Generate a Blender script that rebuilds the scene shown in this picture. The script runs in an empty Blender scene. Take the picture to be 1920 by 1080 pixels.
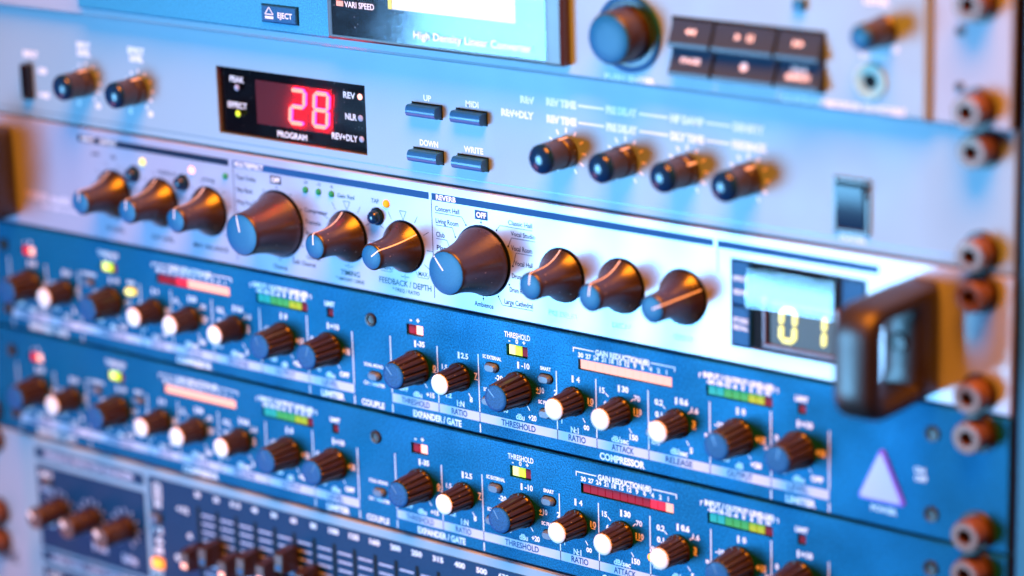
import bpy, bmesh, math, random
from mathutils import Vector, Euler
random.seed(7)
S = 0.001                      # all lengths below are millimetres
scn = bpy.context.scene
C = scn.collection

# ------------------------------------------------------------------ camera
cam = bpy.data.cameras.new('camera'); cam_ob = bpy.data.objects.new('camera', cam); C.objects.link(cam_ob)
cam_ob.location = (0.63328, -0.71860, 0.26799)
cam_ob.rotation_euler = (1.3008875, 0.0275969, 0.6755267)
cam.sensor_width = 36.0; cam.lens = 5250.0 / 1920.0 * 36.0
cam.clip_start = 0.02; cam.clip_end = 50.0
cam.dof.use_dof = True
_f = cam_ob.rotation_euler.to_matrix() @ Vector((0, 0, -1))
cam.dof.focus_distance = (Vector((0.026, -0.004, 0.020)) - cam_ob.location).dot(_f)
cam.dof.aperture_fstop = 4.2
scn.camera = cam_ob

# ------------------------------------------------------------------ light
world = bpy.data.worlds.new('World'); scn.world = world; world.use_nodes = True
world.node_tree.nodes['Background'].inputs[0].default_value = (0.50, 0.22, 0.55, 1)
world.node_tree.nodes['Background'].inputs[1].default_value = 0.025

def area_lamp(name, loc, target, sx, sy, power, col, spread=180):
    l = bpy.data.lights.new(name, 'AREA'); l.shape = 'ELLIPSE'; l.size = sx; l.size_y = sy
    l.energy = power; l.color = col; l.spread = math.radians(spread)
    o = bpy.data.objects.new(name, l); C.objects.link(o); o.location = loc
    o.rotation_euler = (Vector(target) - Vector(loc)).to_track_quat('-Z', 'Y').to_euler()
    return o
area_lamp('blue_softbox', (-0.395, -0.80, -0.12), (0.10, 0, 0.03), 0.44, 0.48, 2.75, (0.20, 0.58, 1.0), 62)
area_lamp('orange_lamp', (0.46, -0.50, 1.26), (0.05, 0, 0.0), 0.85, 0.85, 76.0, (1.0, 0.26, 0.012))
area_lamp('pink_lamp', (-0.60, -0.40, -0.42), (-0.22, 0, -0.08), 0.3, 0.3, 0.9, (1.0, 0.32, 0.42))
scn.view_settings.view_transform = 'Standard'; scn.view_settings.look = 'None'
scn.view_settings.exposure = -0.1; scn.view_settings.gamma = 1.0
scn.render.engine = 'CYCLES'
scn.cycles.use_denoising = True
scn.cycles.max_bounces = 6

# ------------------------------------------------------------------ materials
MATS = {}
def mat(name, col, rough=0.5, spec=0.5, metal=0.0, emit=None, estr=0.0, grain=0.0, gscale=2500.0, bump=0.0, coat=0.0, smudge=0.0, dust=0.0):
    if name.startswith(('meter_', 'led_')): spec, rough = 0.12, 0.5
    m = bpy.data.materials.new(name); m.use_nodes = True; nt = m.node_tree
    b = nt.nodes['Principled BSDF']
    b.inputs['Base Color'].default_value = (*col, 1)
    b.inputs['Roughness'].default_value = rough
    b.inputs['Specular IOR Level'].default_value = spec
    b.inputs['Metallic'].default_value = metal
    b.inputs['Coat Weight'].default_value = coat
    b.inputs['Coat Roughness'].default_value = 0.08
    if emit:
        b.inputs['Emission Color'].default_value = (*emit, 1); b.inputs['Emission Strength'].default_value = estr
    tc = nt.nodes.new('ShaderNodeTexCoord')
    if grain or bump:
        n = nt.nodes.new('ShaderNodeTexNoise'); n.inputs['Scale'].default_value = gscale; n.inputs['Detail'].default_value = 2
        nt.links.new(tc.outputs['Object'], n.inputs['Vector'])
        if grain:
            r = nt.nodes.new('ShaderNodeMapRange'); r.inputs[1].default_value = 0.3; r.inputs[2].default_value = 0.7
            r.inputs[3].default_value = 1 - grain; r.inputs[4].default_value = 1 + grain
            nt.links.new(n.outputs['Fac'], r.inputs[0])
            mx = nt.nodes.new('ShaderNodeMix'); mx.data_type = 'RGBA'; mx.blend_type = 'MULTIPLY'; mx.inputs['Factor'].default_value = 1
            mx.inputs['A'].default_value = (*col, 1); nt.links.new(r.outputs[0], mx.inputs['B'])
            nt.links.new(mx.outputs['Result'], b.inputs['Base Color'])
        if bump:
            bp = nt.nodes.new('ShaderNodeBump'); bp.inputs['Strength'].default_value = bump; bp.inputs['Distance'].default_value = 0.0002
            nt.links.new(n.outputs['Fac'], bp.inputs['Height']); nt.links.new(bp.outputs['Normal'], b.inputs['Normal'])
    if smudge:
        n2 = nt.nodes.new('ShaderNodeTexNoise'); n2.inputs['Scale'].default_value = 38; n2.inputs['Detail'].default_value = 5
        nt.links.new(tc.outputs['Object'], n2.inputs['Vector'])
        r2 = nt.nodes.new('ShaderNodeMapRange'); r2.inputs[1].default_value = 0.3; r2.inputs[2].default_value = 0.7
        r2.inputs[3].default_value = max(0.02, rough - smudge); r2.inputs[4].default_value = rough + smudge
        nt.links.new(n2.outputs['Fac'], r2.inputs[0]); nt.links.new(r2.outputs[0], b.inputs['Roughness'])
    if dust:
        vo = nt.nodes.new('ShaderNodeTexVoronoi'); vo.inputs['Scale'].default_value = 650; vo.inputs['Randomness'].default_value = 1
        nt.links.new(tc.outputs['Object'], vo.inputs['Vector'])
        lt = nt.nodes.new('ShaderNodeMath'); lt.operation = 'LESS_THAN'; lt.inputs[1].default_value = 0.16
        nt.links.new(vo.outputs['Distance'], lt.inputs[0])
        sp = nt.nodes.new('ShaderNodeSeparateColor'); nt.links.new(vo.outputs['Color'], sp.inputs[0])
        g2 = nt.nodes.new('ShaderNodeMath'); g2.operation = 'GREATER_THAN'; g2.inputs[1].default_value = 1 - 0.35 * dust
        nt.links.new(sp.outputs[0], g2.inputs[0])
        mu = nt.nodes.new('ShaderNodeMath'); mu.operation = 'MULTIPLY'; nt.links.new(lt.outputs[0], mu.inputs[0]); nt.links.new(g2.outputs[0], mu.inputs[1])
        md = nt.nodes.new('ShaderNodeMix'); md.data_type = 'RGBA'; nt.links.new(mu.outputs[0], md.inputs['Factor'])
        lk = b.inputs['Base Color'].links
        if lk: nt.links.new(lk[0].from_socket, md.inputs['A'])
        else: md.inputs['A'].default_value = (*col, 1)
        md.inputs['B'].default_value = (0.30, 0.28, 0.27, 1); nt.links.new(md.outputs['Result'], b.inputs['Base Color'])
    MATS[name] = m
    return m
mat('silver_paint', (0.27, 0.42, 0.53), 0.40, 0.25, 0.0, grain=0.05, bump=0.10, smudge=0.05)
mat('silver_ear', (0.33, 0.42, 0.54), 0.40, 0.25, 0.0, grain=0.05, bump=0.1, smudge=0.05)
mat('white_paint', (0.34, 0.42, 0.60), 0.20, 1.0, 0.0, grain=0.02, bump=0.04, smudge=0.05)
mat('blue_metal', (0.005, 0.106, 0.215), 0.45, 0.06, 0.30, grain=0.55, gscale=1900, bump=0.5, smudge=0.12)
mat('blue_fascia', (0.03, 0.26, 0.44), 0.45, 0.3, 0.1, grain=0.35, gscale=1900, bump=0.4, smudge=0.04)
mat('navy_panel', (0.005, 0.04, 0.11), 0.45, 0.15, 0.1, grain=0.2, bump=0.2, smudge=0.04)
mat('edge_metal', (0.10, 0.16, 0.24), 0.35, 0.5, 0.4, grain=0.1)
mat('white_ink', (0.90, 0.90, 0.93), 0.55, 0.3, grain=0.03)
mat('grey_ink', (0.56, 0.60, 0.76), 0.5, 0.3, grain=0.03)
mat('navy_ink', (0.004, 0.012, 0.05), 0.5, 0.12, grain=0.1)
mat('blue_ink', (0.006, 0.07, 0.24), 0.5, 0.15, grain=0.08)
mat('teal_ink', (0.004, 0.10, 0.13), 0.5, 0.12, grain=0.1)
mat('black_plastic', (0.030, 0.017, 0.010), 0.30, 0.8, grain=0.25, gscale=1800, bump=0.15, smudge=0.10, dust=0.5)
mat('satin_rubber', (0.032, 0.018, 0.010), 0.29, 1.0, grain=0.2, gscale=1500, bump=0.12, smudge=0.10, dust=0.6)
mat('gloss_black', (0.008, 0.008, 0.012), 0.12, 0.6, smudge=0.05, dust=0.5)
mat('matt_black', (0.006, 0.006, 0.008), 0.7, 0.2, grain=0.2)
mat('cap_blue', (0.006, 0.12, 0.29), 0.40, 0.25, grain=0.14, gscale=2600, bump=0.12)
mat('cap_navy', (0.008, 0.085, 0.25), 0.45, 0.22, grain=0.4, gscale=2600, bump=0.2)
mat('cap_white', (0.88, 0.87, 0.86), 0.40, 0.4, grain=0.02)
mat('button_blue', (0.015, 0.12, 0.32), 0.22, 0.5, grain=0.1, bump=0.05)
mat('switch_blue', (0.006, 0.03, 0.07), 0.30, 0.4, grain=0.1)
mat('key_blue', (0.03, 0.055, 0.10), 0.35, 0.25, grain=0.1)
mat('button_grey', (0.10, 0.16, 0.26), 0.35, 0.5, grain=0.1, bump=0.05)
mat('dome_gloss', (0.005, 0.03, 0.09), 0.15, 0.5, smudge=0.03)
mat('screw_steel', (0.19, 0.10, 0.075), 0.33, 0.4, 0.4, grain=0.1, gscale=1500, bump=0.15, smudge=0.1)
mat('black_steel', (0.03, 0.022, 0.02), 0.35, 0.5, 0.2, grain=0.2)
mat('handle_paint', (0.022, 0.018, 0.018), 0.40, 0.7, grain=0.2, bump=0.1, smudge=0.06)
mat('chrome_mint', (0.50, 0.76, 0.68), 0.22, 0.5, 0.0, smudge=0.05)
mat('red_window', (0.10, 0.002, 0.008), 0.25, 0.5)
mat('spill_glow', (0.5, 0.01, 0.03), 0.3, 0.5, emit=(1, 0.01, 0.05), estr=1.0)  # emission painted in for LED light spilling over the window backing
mat('meter_red_dim', (0.30, 0.005, 0.02), 0.30, 0.5, emit=(1, 0.0, 0.03), estr=0.10)
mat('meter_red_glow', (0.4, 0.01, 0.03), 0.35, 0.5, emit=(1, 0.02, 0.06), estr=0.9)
mat('meter_red_lit', (0.35, 0.08, 0.07), 0.35, 0.5, emit=(1.0, 0.44, 0.37), estr=1.65)
mat('led_red_lit', (0.4, 0.08, 0.07), 0.3, 0.5, emit=(1.0, 0.50, 0.44), estr=2.2)
mat('led_green_lit', (0.5, 0.7, 0.05), 0.3, 0.5, emit=(0.62, 0.80, 0.01), estr=1.0)
mat('led_lime_core', (0.7, 0.8, 0.2), 0.3, 0.5, emit=(0.95, 1.0, 0.30), estr=1.3)
mat('led_yellow_lit', (0.7, 0.7, 0.2), 0.3, 0.5, emit=(0.95, 0.85, 0.22), estr=1.1)
mat('led_amber', (0.75, 0.38, 0.02), 0.3, 0.5, emit=(1.0, 0.42, 0.02), estr=0.45)
mat('led_green_dim', (0.02, 0.28, 0.13), 0.25, 0.6, emit=(0.02, 0.5, 0.2), estr=0.10)
mat('led_teal', (0.03, 0.42, 0.36), 0.3, 0.5, emit=(0.03, 0.65, 0.5), estr=0.12)
mat('led_green', (0.06, 0.40, 0.10), 0.3, 0.5, emit=(0.15, 0.6, 0.08), estr=0.12)
mat('led_olive', (0.42, 0.50, 0.02), 0.3, 0.5, emit=(0.6, 0.65, 0.01), estr=0.15)
mat('led_red_dark', (0.20, 0.003, 0.015), 0.3, 0.5, emit=(1, 0, 0.03), estr=0.04)
mat('led_off', (0.42, 0.42, 0.55), 0.3, 0.5)
mat('led_orange_lit', (0.9, 0.35, 0.05), 0.3, 0.5, emit=(1.0, 0.34, 0.05), estr=1.6)
mat('digit_red_face', (0.5, 0.2, 0.15), 0.4, 0.2, emit=(1.0, 0.60, 0.42), estr=1.7)
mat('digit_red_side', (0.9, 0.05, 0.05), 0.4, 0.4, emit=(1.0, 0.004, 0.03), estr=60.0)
mat('digit_red_back', (0.22, 0.004, 0.01), 0.5, 0.3)
mat('digit_yellow', (0.8, 0.8, 0.2), 0.4, 0.4, emit=(1.0, 0.95, 0.18), estr=1.5)
mat('digit_yellow_back', (0.09, 0.13, 0.12), 0.4, 0.3)
mat('power_glow', (0.26, 0.24, 0.6), 0.25, 0.5, emit=(0.45, 0.42, 1.0), estr=0.6)
mat('power_rim', (0.12, 0.06, 0.4), 0.3, 0.5, emit=(0.25, 0.10, 0.9), estr=0.6)
mat('lcd_lit', (0.8, 0.85, 0.7), 0.4, 0.4, emit=(0.90, 0.96, 0.86), estr=0.55)
mat('lcd_yellow', (0.8, 0.75, 0.1), 0.4, 0.4, emit=(0.9, 0.8, 0.03), estr=0.6)
mat('bezel_plum', (0.16, 0.10, 0.13), 0.28, 0.5, smudge=0.05)
mat('gloss_plum', (0.05, 0.03, 0.04), 0.3, 0.5, smudge=0.05)
mat('jack_grey', (0.03, 0.03, 0.035), 0.35, 0.5)
mat('cabinet_blue', (0.02, 0.16, 0.28), 0.5, 0.4, grain=0.15, bump=0.1)
mat('rail_black', (0.012, 0.009, 0.010), 0.5, 0.4, grain=0.2, bump=0.1)
def glass_mat(name, tint, rough=0.02, ior=1.32):
    m = bpy.data.materials.new(name); m.use_nodes = True; nt = m.node_tree
    for n in list(nt.nodes): nt.nodes.remove(n)
    out = nt.nodes.new('ShaderNodeOutputMaterial'); mix = nt.nodes.new('ShaderNodeMixShader')
    tr = nt.nodes.new('ShaderNodeBsdfTransparent'); gl = nt.nodes.new('ShaderNodeBsdfGlossy'); fr = nt.nodes.new('ShaderNodeFresnel')
    no = nt.nodes.new('ShaderNodeTexNoise'); no.inputs['Scale'].default_value = 60; no.inputs['Detail'].default_value = 6
    mr = nt.nodes.new('ShaderNodeMapRange'); mr.inputs[3].default_value = rough; mr.inputs[4].default_value = rough + 0.04
    tc = nt.nodes.new('ShaderNodeTexCoord'); nt.links.new(tc.outputs['Object'], no.inputs['Vector'])
    nt.links.new(no.outputs['Fac'], mr.inputs[0]); nt.links.new(mr.outputs[0], gl.inputs['Roughness'])
    tr.inputs[0].default_value = (*tint, 1)
    ge = nt.nodes.new('ShaderNodeNewGeometry'); ir = nt.nodes.new('ShaderNodeMapRange')   # same reflectance on both faces of a thin pane
    ir.inputs[3].default_value = ior; ir.inputs[4].default_value = 1 / ior
    nt.links.new(ge.outputs['Backfacing'], ir.inputs[0]); nt.links.new(ir.outputs[0], fr.inputs[0])
    nt.links.new(fr.outputs[0], mix.inputs[0]); nt.links.new(tr.outputs[0], mix.inputs[1]); nt.links.new(gl.outputs[0], mix.inputs[2])
    nt.links.new(mix.outputs[0], out.inputs[0]); MATS[name] = m
glass_mat('smoked_glass', (0.80, 0.78, 0.80), 0.01)
glass_mat('clear_pane', (0.92, 0.92, 0.95), 0.01, 1.28)
glass_mat('reflection_pane', (0.90, 0.90, 0.92), 0.0, 1.75)

# ------------------------------------------------------------------ mesh helpers (mm, front of a panel is -y)
class MB:
    def __init__(s): s.v = []; s.f = []; s.m = []; s.cur = 0
    def face(s, idx): s.f.append(idx); s.m.append(s.cur)
    def box(s, x0, x1, y0, y1, z0, z1, ch=0.0):
        """box with its front (y0) edges chamfered by ch"""
        b = len(s.v)
        if ch <= 0:
            s.v += [(x, y, z) for y in (y0, y1) for z in (z0, z1) for x in (x0, x1)]
            for q in ((0, 1, 3, 2), (5, 4, 6, 7), (4, 0, 2, 6), (1, 5, 7, 3), (2, 3, 7, 6), (4, 5, 1, 0)): s.face([b + i for i in q])
        else:
            r = [(x0 + ch, y0, z0 + ch), (x1 - ch, y0, z0 + ch), (x1 - ch, y0, z1 - ch), (x0 + ch, y0, z1 - ch)]
            for yy in (y0 + ch, y1): r += [(x0, yy, z0), (x1, yy, z0), (x1, yy, z1), (x0, yy, z1)]
            s.v += r; s.face([b, b + 1, b + 2, b + 3]); s.face([b + 11, b + 10, b + 9, b + 8])
            for k in (0, 4):
                for i in range(4): j = (i + 1) % 4; s.face([b + k + i, b + k + 4 + i, b + k + 4 + j, b + k + j])
        return s
    def lathe(s, prof, n=32, rad=None, cap0=True, cap1=True, cx=0, cz=0):
        """prof: list of (r, y) from the panel outwards; axis y"""
        b = len(s.v); k = len(prof)
        for (r, y) in prof:
            for i in range(n):
                a = 2 * math.pi * i / n; rr = r * (rad(i, y) if rad else 1)
                s.v.append((cx + rr * math.sin(a), y, cz + rr * math.cos(a)))
        for p in range(k - 1):
            for i in range(n):
                j = (i + 1) % n
                s.face([b + p * n + i, b + p * n + j, b + (p + 1) * n + j, b + (p + 1) * n + i])
        if cap1: s.face([b + (k - 1) * n + i for i in range(n)])
        if cap0: s.face([b + i for i in reversed(range(n))])
        return s
    def prism(s, poly, y0, y1, ch=0.0):
        """poly in (x,z), counter-clockwise seen from the front; front at y0"""
        b = len(s.v); n = len(poly)
        cx = sum(p[0] for p in poly) / n; cz = sum(p[1] for p in poly) / n
        if ch > 0:
            R = max(math.hypot(p[0] - cx, p[1] - cz) for p in poly); k = 1 - ch / R
            rings = [([(cx + (x - cx) * k, z * 0 + cz + (z - cz) * k) for x, z in poly], y0), (poly, y0 + ch), (poly, y1)]
        else: rings = [(poly, y0), (poly, y1)]
        for pl, y in rings: s.v += [(x, y, z) for x, z in pl]
        s.face([b + i for i in range(n)])
        for r in range(len(rings) - 1):
            for i in range(n): j = (i + 1) % n; s.face([b + r * n + i, b + (r + 1) * n + i, b + (r + 1) * n + j, b + r * n + j])
        s.face([b + (len(rings) - 1) * n + i for i in reversed(range(n))])
        return s
    def quad(s, x0, x1, z0, z1, y=0.0):
        b = len(s.v); s.v += [(x0, y, z0), (x1, y, z0), (x1, y, z1), (x0, y, z1)]; s.face([b, b + 1, b + 2, b + 3]); return s
    def line(s, x0, z0, x1, z1, w, y=0.0):
        d = Vector((x1 - x0, z1 - z0)); d.normalize(); nx, nz = -d.y * w / 2, d.x * w / 2
        b = len(s.v); s.v += [(x0 - nx, y, z0 - nz), (x1 - nx, y, z1 - nz), (x1 + nx, y, z1 + nz), (x0 + nx, y, z0 + nz)]
        s.face([b, b + 1, b + 2, b + 3]); return s
    def mesh(s, name, mats, smooth=None):
        me = bpy.data.meshes.new(name); me.from_pydata([(x * S, y * S, z * S) for x, y, z in s.v], [], s.f)
        for m in (mats if isinstance(mats, (list, tuple)) else [mats]): me.materials.append(MATS[m])
        if any(s.m): me.polygons.foreach_set('material_index', s.m)
        bm = bmesh.new(); bm.from_mesh(me); bmesh.ops.recalc_face_normals(bm, faces=[f for f in bm.faces]) if smooth != 'flat' else None
        bm.to_mesh(me); bm.free()
        if smooth and smooth != 'flat':
            me.polygons.foreach_set('use_smooth', [True] * len(me.polygons)); me.set_sharp_from_angle(angle=math.radians(smooth))
        me.update(); return me
POS = {}
def thing(name, label, cat, pos, group=None):
    o = bpy.data.objects.new(name, None); C.objects.link(o); o.empty_display_size = 0.01
    o.location = [p * S for p in pos]; POS[o] = pos; o['label'] = label; o['category'] = cat
    if group: o['group'] = group
    return o
def part(name, me, parent, pos, roty=0.0, label=None):
    """pos is absolute in the rack (mm), turned into the parent's space"""
    o = bpy.data.objects.new(name, me); C.objects.link(o); o.parent = parent
    pp = POS[parent]; rel = Vector([pos[i] - pp[i] for i in range(3)])
    if parent.rotation_euler.y: rel = Euler((0, -parent.rotation_euler.y, 0)).to_matrix() @ rel
    o.location = rel * S; o.rotation_euler = (0, roty, 0); POS[o] = pos
    if label: o['label'] = label
    return o
CACHE = {}
def shared(key, fn):
    if key not in CACHE: CACHE[key] = fn()
    return CACHE[key]

# ---- printed lettering: flat outlines of the built-in font
TXT = {}
def text_raw(s, bold):
    k = (s, bold)
    if k not in TXT:
        cu = bpy.data.curves.new('t', 'FONT'); cu.body = s; cu.size = 1.0; cu.resolution_u = 3; cu.offset = bold
        ob = bpy.data.objects.new('t', cu); C.objects.link(ob)
        dg = bpy.context.evaluated_depsgraph_get(); dg.update()
        me = ob.evaluated_get(dg).to_mesh()
        v = [tuple(x.co)[:2] for x in me.vertices]; f = [list(p.vertices) for p in me.polygons]
        ob.evaluated_get(dg).to_mesh_clear(); bpy.data.objects.remove(ob); bpy.data.curves.remove(cu)
        TXT[k] = (v, f)
    return TXT[k]
CAP = max(y for x, y in text_raw('H', 0.0)[0])
def lettering(s, parent, x, z, h, w=None, ink='white_ink', bold=0.012, y=-0.05, align='c', name='lettering', sx=1.0):
    """x,z centre (or left end / right end) in mm, h the height of a capital, w the full width"""
    v, f = text_raw(s, bold)
    if not v: return None
    k = h / CAP; x0 = min(a for a, b in v); x1 = max(a for a, b in v)
    kx = (w / (x1 - x0)) if w else k * sx
    W = (x1 - x0) * kx
    off = {'c': -W / 2, 'l': 0, 'r': -W}[align]
    key = ('txt', s, h, round(kx, 4), ink, bold, align)
    def build():
        me = bpy.data.meshes.new('lettering')
        me.from_pydata([(((a - x0) * kx + off) * S, 0, (b * k - h / 2) * S) for a, b in v], [], f)
        me.materials.append(MATS[ink]); return me
    return part(name, shared(key, build), parent, (x, y, z))
def mark(parent, mb, pos, ink='white_ink', name='printed_mark', y=-0.05):
    return part(name, mb.mesh(name, ink, 'flat'), parent, (pos[0], y, pos[1]))

# ---- a faceplate with real rectangular openings
def faceplate(parent, x0, x1, z0, z1, holes, material, depth=2.0, thick=3.0, y=0.0, ch=0.45, name='faceplate', edge=None):
    """holes: (x0,x1,z0,z1); front at y, back at y+thick"""
    pos = ((x0 + x1) / 2, y, z0); ox, oz = pos[0], pos[2]
    mb = MB()
    fx0, fx1, fz0, fz1 = x0 + ch, x1 - ch, z0 + ch, z1 - ch
    xs = sorted({fx0, fx1, *[h[0] for h in holes], *[h[1] for h in holes]})
    idx = {}
    def vid(x, yy, z):
        k = (round(x, 4), yy, round(z, 4))
        if k not in idx: idx[k] = len(mb.v); mb.v.append((x - ox, yy, z - oz))
        return idx[k]
    for a, b in zip(xs[:-1], xs[1:]):
        if b - a < 1e-6: continue
        mid = (a + b) / 2; cuts = sorted([(h[2], h[3]) for h in holes if h[0] < mid < h[1]])
        z = fz0
        for c0, c1 in cuts + [(fz1, None)]:
            if c0 - z > 1e-6: mb.face([vid(a, 0, z), vid(b, 0, z), vid(b, 0, c0), vid(a, 0, c0)])
            z = c1
    for h in holes:
        a, b, c, d = h
        w = [(a, c), (b, c), (b, d), (a, d)]
        for i in range(4):
            p, q = w[i], w[(i + 1) % 4]
            mb.face([vid(p[0], 0, p[1]), vid(q[0], 0, q[1]), vid(q[0], depth, q[1]), vid(p[0], depth, p[1])][::-1])
        mb.face([vid(a, depth, c), vid(b, depth, c), vid(b, depth, d), vid(a, depth, d)])
    fr = [(fx0, 0, fz0), (fx1, 0, fz0), (fx1, 0, fz1), (fx0, 0, fz1)]
    md = [(x0, ch, z0), (x1, ch, z0), (x1, ch, z1), (x0, ch, z1)]
    bk = [(x0, thick, z0), (x1, thick, z0), (x1, thick, z1), (x0, thick, z1)]
    for A, B in ((fr, md), (md, bk)):
        for i in range(4):
            j = (i + 1) % 4; mb.cur = int(B is bk and i in (1, 3)); mb.face([vid(*A[i]), vid(*B[i]), vid(*B[j]), vid(*A[j])]); mb.cur = 0  # left and right side walls coloured black, painting in their shade
    mb.face([vid(*p) for p in reversed(bk)])
    return part(name, mb.mesh(name, [material, 'rail_black'], 'flat'), parent, pos)

# ------------------------------------------------------------------ knobs and small controls
def fluted(n_flutes, depth, width, n):
    per = n // n_flutes
    def rad(i, y):
        d = min(i % per, per - i % per) / per
        return 1 - depth * max(0, 1 - d / width)
    return rad
def comp_knob(parent, x, z, kind, ang):
    h, rb, rt = (12.5, 5.9, 5.0) if kind == 'blue' else (11.0, 4.7, 4.0)
    N = 14 * 8
    def body():
        mb = MB(); fl = fluted(14, 0.15, 0.20, N)
        ff = lambda i, y: fl(i, y) if y < -1.2 else 1
        mb.lathe([(rb + .3, -0.4), (rb + .5, -1.0), (rb + .1, -1.3), (rb - .1, -2.0), (rb - .35, -h * .5), (rt + .12, -h + 1.2), (rt + .05, -h + .45), (rt - .35, -h + .1), (rt - .8, -h + .1)], N, ff)
        return mb.mesh('knob', 'black_plastic', 40)
    k = part('knob', shared(('ck', kind), body), parent, (x, 0, z), ang)
    def cap():
        mb = MB(); c = 'cap_navy' if kind == 'blue' else 'cap_white'
        mb.lathe([(rt - .28, 0.2), (rt - .28, -0.25), (rt - .55, -0.45), (rt - 1.5, -0.5)], 40, cap0=False)
        return mb.mesh('cap', c, 50)
    part('cap', shared(('cc', kind), cap), k, (x, -h + 0.05, z))
    if kind == 'blue':
        def ptr():
            mb = MB(); mb.box(-.17, .17, -.06, .3, rt * .12, rt - .75); return mb.mesh('pointer', 'edge_metal', 'flat')
        part('pointer', shared('cp', ptr), k, (x, -h - 0.45, z))
    return k
def bell_knob(parent, x, z, big, ang, side_line=True):
    h, rb, rc = (19.5, 12.0, 7.9) if big else (17.5, 9.0, 4.7)
    def prof(t):
        if big: return rc + (rb - rc) * (1 - t) ** 2.0
        return rc + .1 + (rb - rc) * (1 - t) ** 3.2
    def body():
        mb = MB(); p = [(rb - .3, -0.5), (rb, -0.8)]
        for i in range(13): t = i / 12; p.append((prof(t), -1.3 - (h - 1.9) * t))
        p += [(rc - .12, -h + .28), (rc - .4, -h + .08), (rc - .7, -h + .05)]
        mb.lathe(p, 56); return mb.mesh('knob', 'satin_rubber', 45)
    k = part('knob', shared(('bk', big), body), parent, (x, 0, z), ang)
    def cap():
        mb = MB(); mb.lathe([(rc - .45, .3), (rc - .45, -.05), (rc - 1.0, -.22), (rc * .5, -.42), (rc * .2, -.48)], 48, cap0=False); return mb.mesh('cap', 'cap_blue', 60)
    part('cap', shared(('bc', big), cap), k, (x, -h, z))
    def ptr():
        mb = MB(); w = .28 if big else .24
        z0, z1 = (rc * .15, rc * .97)
        b = len(mb.v)
        pts = [(z0, -h - .58), ((z0 + z1) / 2, -h - .45), (z1 - .25, -h - .16)]
        if side_line: pts += [(z1 + .06, -h + .35)] + [(prof(t) + .06, -1.3 - (h - 1.9) * t) for t in [i / 12 for i in range(12, -1, -1)]]
        for zz, yy in pts: mb.v += [(-w, yy, zz), (w, yy, zz)]
        for i in range(len(pts) - 1): mb.face([b + 2 * i, b + 2 * i + 1, b + 2 * i + 3, b + 2 * i + 2])
        return mb.mesh('pointer', 'white_ink', 'flat')
    part('pointer', shared(('bp', big, side_line), ptr), k, (x, 0, z))
    return k
def knurl_knob(parent, x, z, ang, h=15.0, r=5.1):
    def body():
        N = 120; rad = lambda i, y: (1 - 0.035 * (i % 3 == 0)) if -h + 2.2 < y < -4.5 else 1
        mb = MB().lathe([(r + .1, -.4), (r + .25, -.9), (r + .2, -4.2), (r - .15, -4.6), (r - .1, -9), (r - .05, -h + 2.0)], N, rad); return mb.mesh('knob', 'black_plastic', 35)
    k = part('knob', shared(('kk', h), body), parent, (x, 0, z), ang)
    def cap():
        mb = MB().lathe([(r - .05, 0), (r - .1, -.8), (r * .88, -1.6), (r * .66, -2.3), (r * .34, -2.75), (r * .08, -2.85)], 40, cap0=False); return mb.mesh('cap', 'dome_gloss', 60)
    part('cap', shared(('kc', h), cap), k, (x, -h + 2.0, z))
    def ptr():
        mb = MB().box(-.38, .38, -5.9, -.9, r + .05, r + .32); return mb.mesh('pointer', 'white_ink', 'flat')
    part('pointer', shared(('kp', h), ptr), k, (x, 0, z))
    return k
def ticks(parent, x, z, r0, r1, angs, w, ink='white_ink', name='scale_marks'):
    mb = MB()
    for i, a in enumerate(angs):
        t = math.radians(a); rr = r1
        mb.line(r0 * math.sin(t), r0 * math.cos(t), rr * math.sin(t), rr * math.cos(t), w)
    return mark(parent, mb, (x, z), ink, name)
def stadium(w, h, n=8):
    r = min(w, h) / 2; p = []
    for i in range(n + 1): a = -math.pi / 2 + math.pi * i / n; p.append((w / 2 - r + r * math.cos(a), r * math.sin(a)))
    for i in range(n + 1): a = math.pi / 2 + math.pi * i / n; p.append((-w / 2 + r + r * math.cos(a), r * math.sin(a)))
    return p
def oblong_button(parent, x, z, w=5.4, h=2.9, lit=None):
    def ring():
        mb = MB().prism(stadium(w + .9, h + .9), -.08, .1); return mb.mesh('button_surround', 'matt_black', 'flat')
    def btn():
        mb = MB().prism(stadium(w, h), -1.9, .3, .7); return mb.mesh('push_button', lit or 'button_grey', 40)
    b = part('push_button', shared(('ob', w, h, lit), btn), parent, (x, 0, z))
    part('button_surround', shared(('obr', w, h), ring), b, (x, 0, z))
    return b
def round_led(parent, x, z, r, m, name='indicator_light'):
    def f():
        mb = MB().lathe([(r, .2), (r, -.25), (r * .82, -.7), (r * .45, -1.0), (r * .12, -1.1)], 20, cap0=False); return mb.mesh(name, m, 60)
    return part(name, shared(('led', r, m), f), parent, (x, 0, z))
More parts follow.
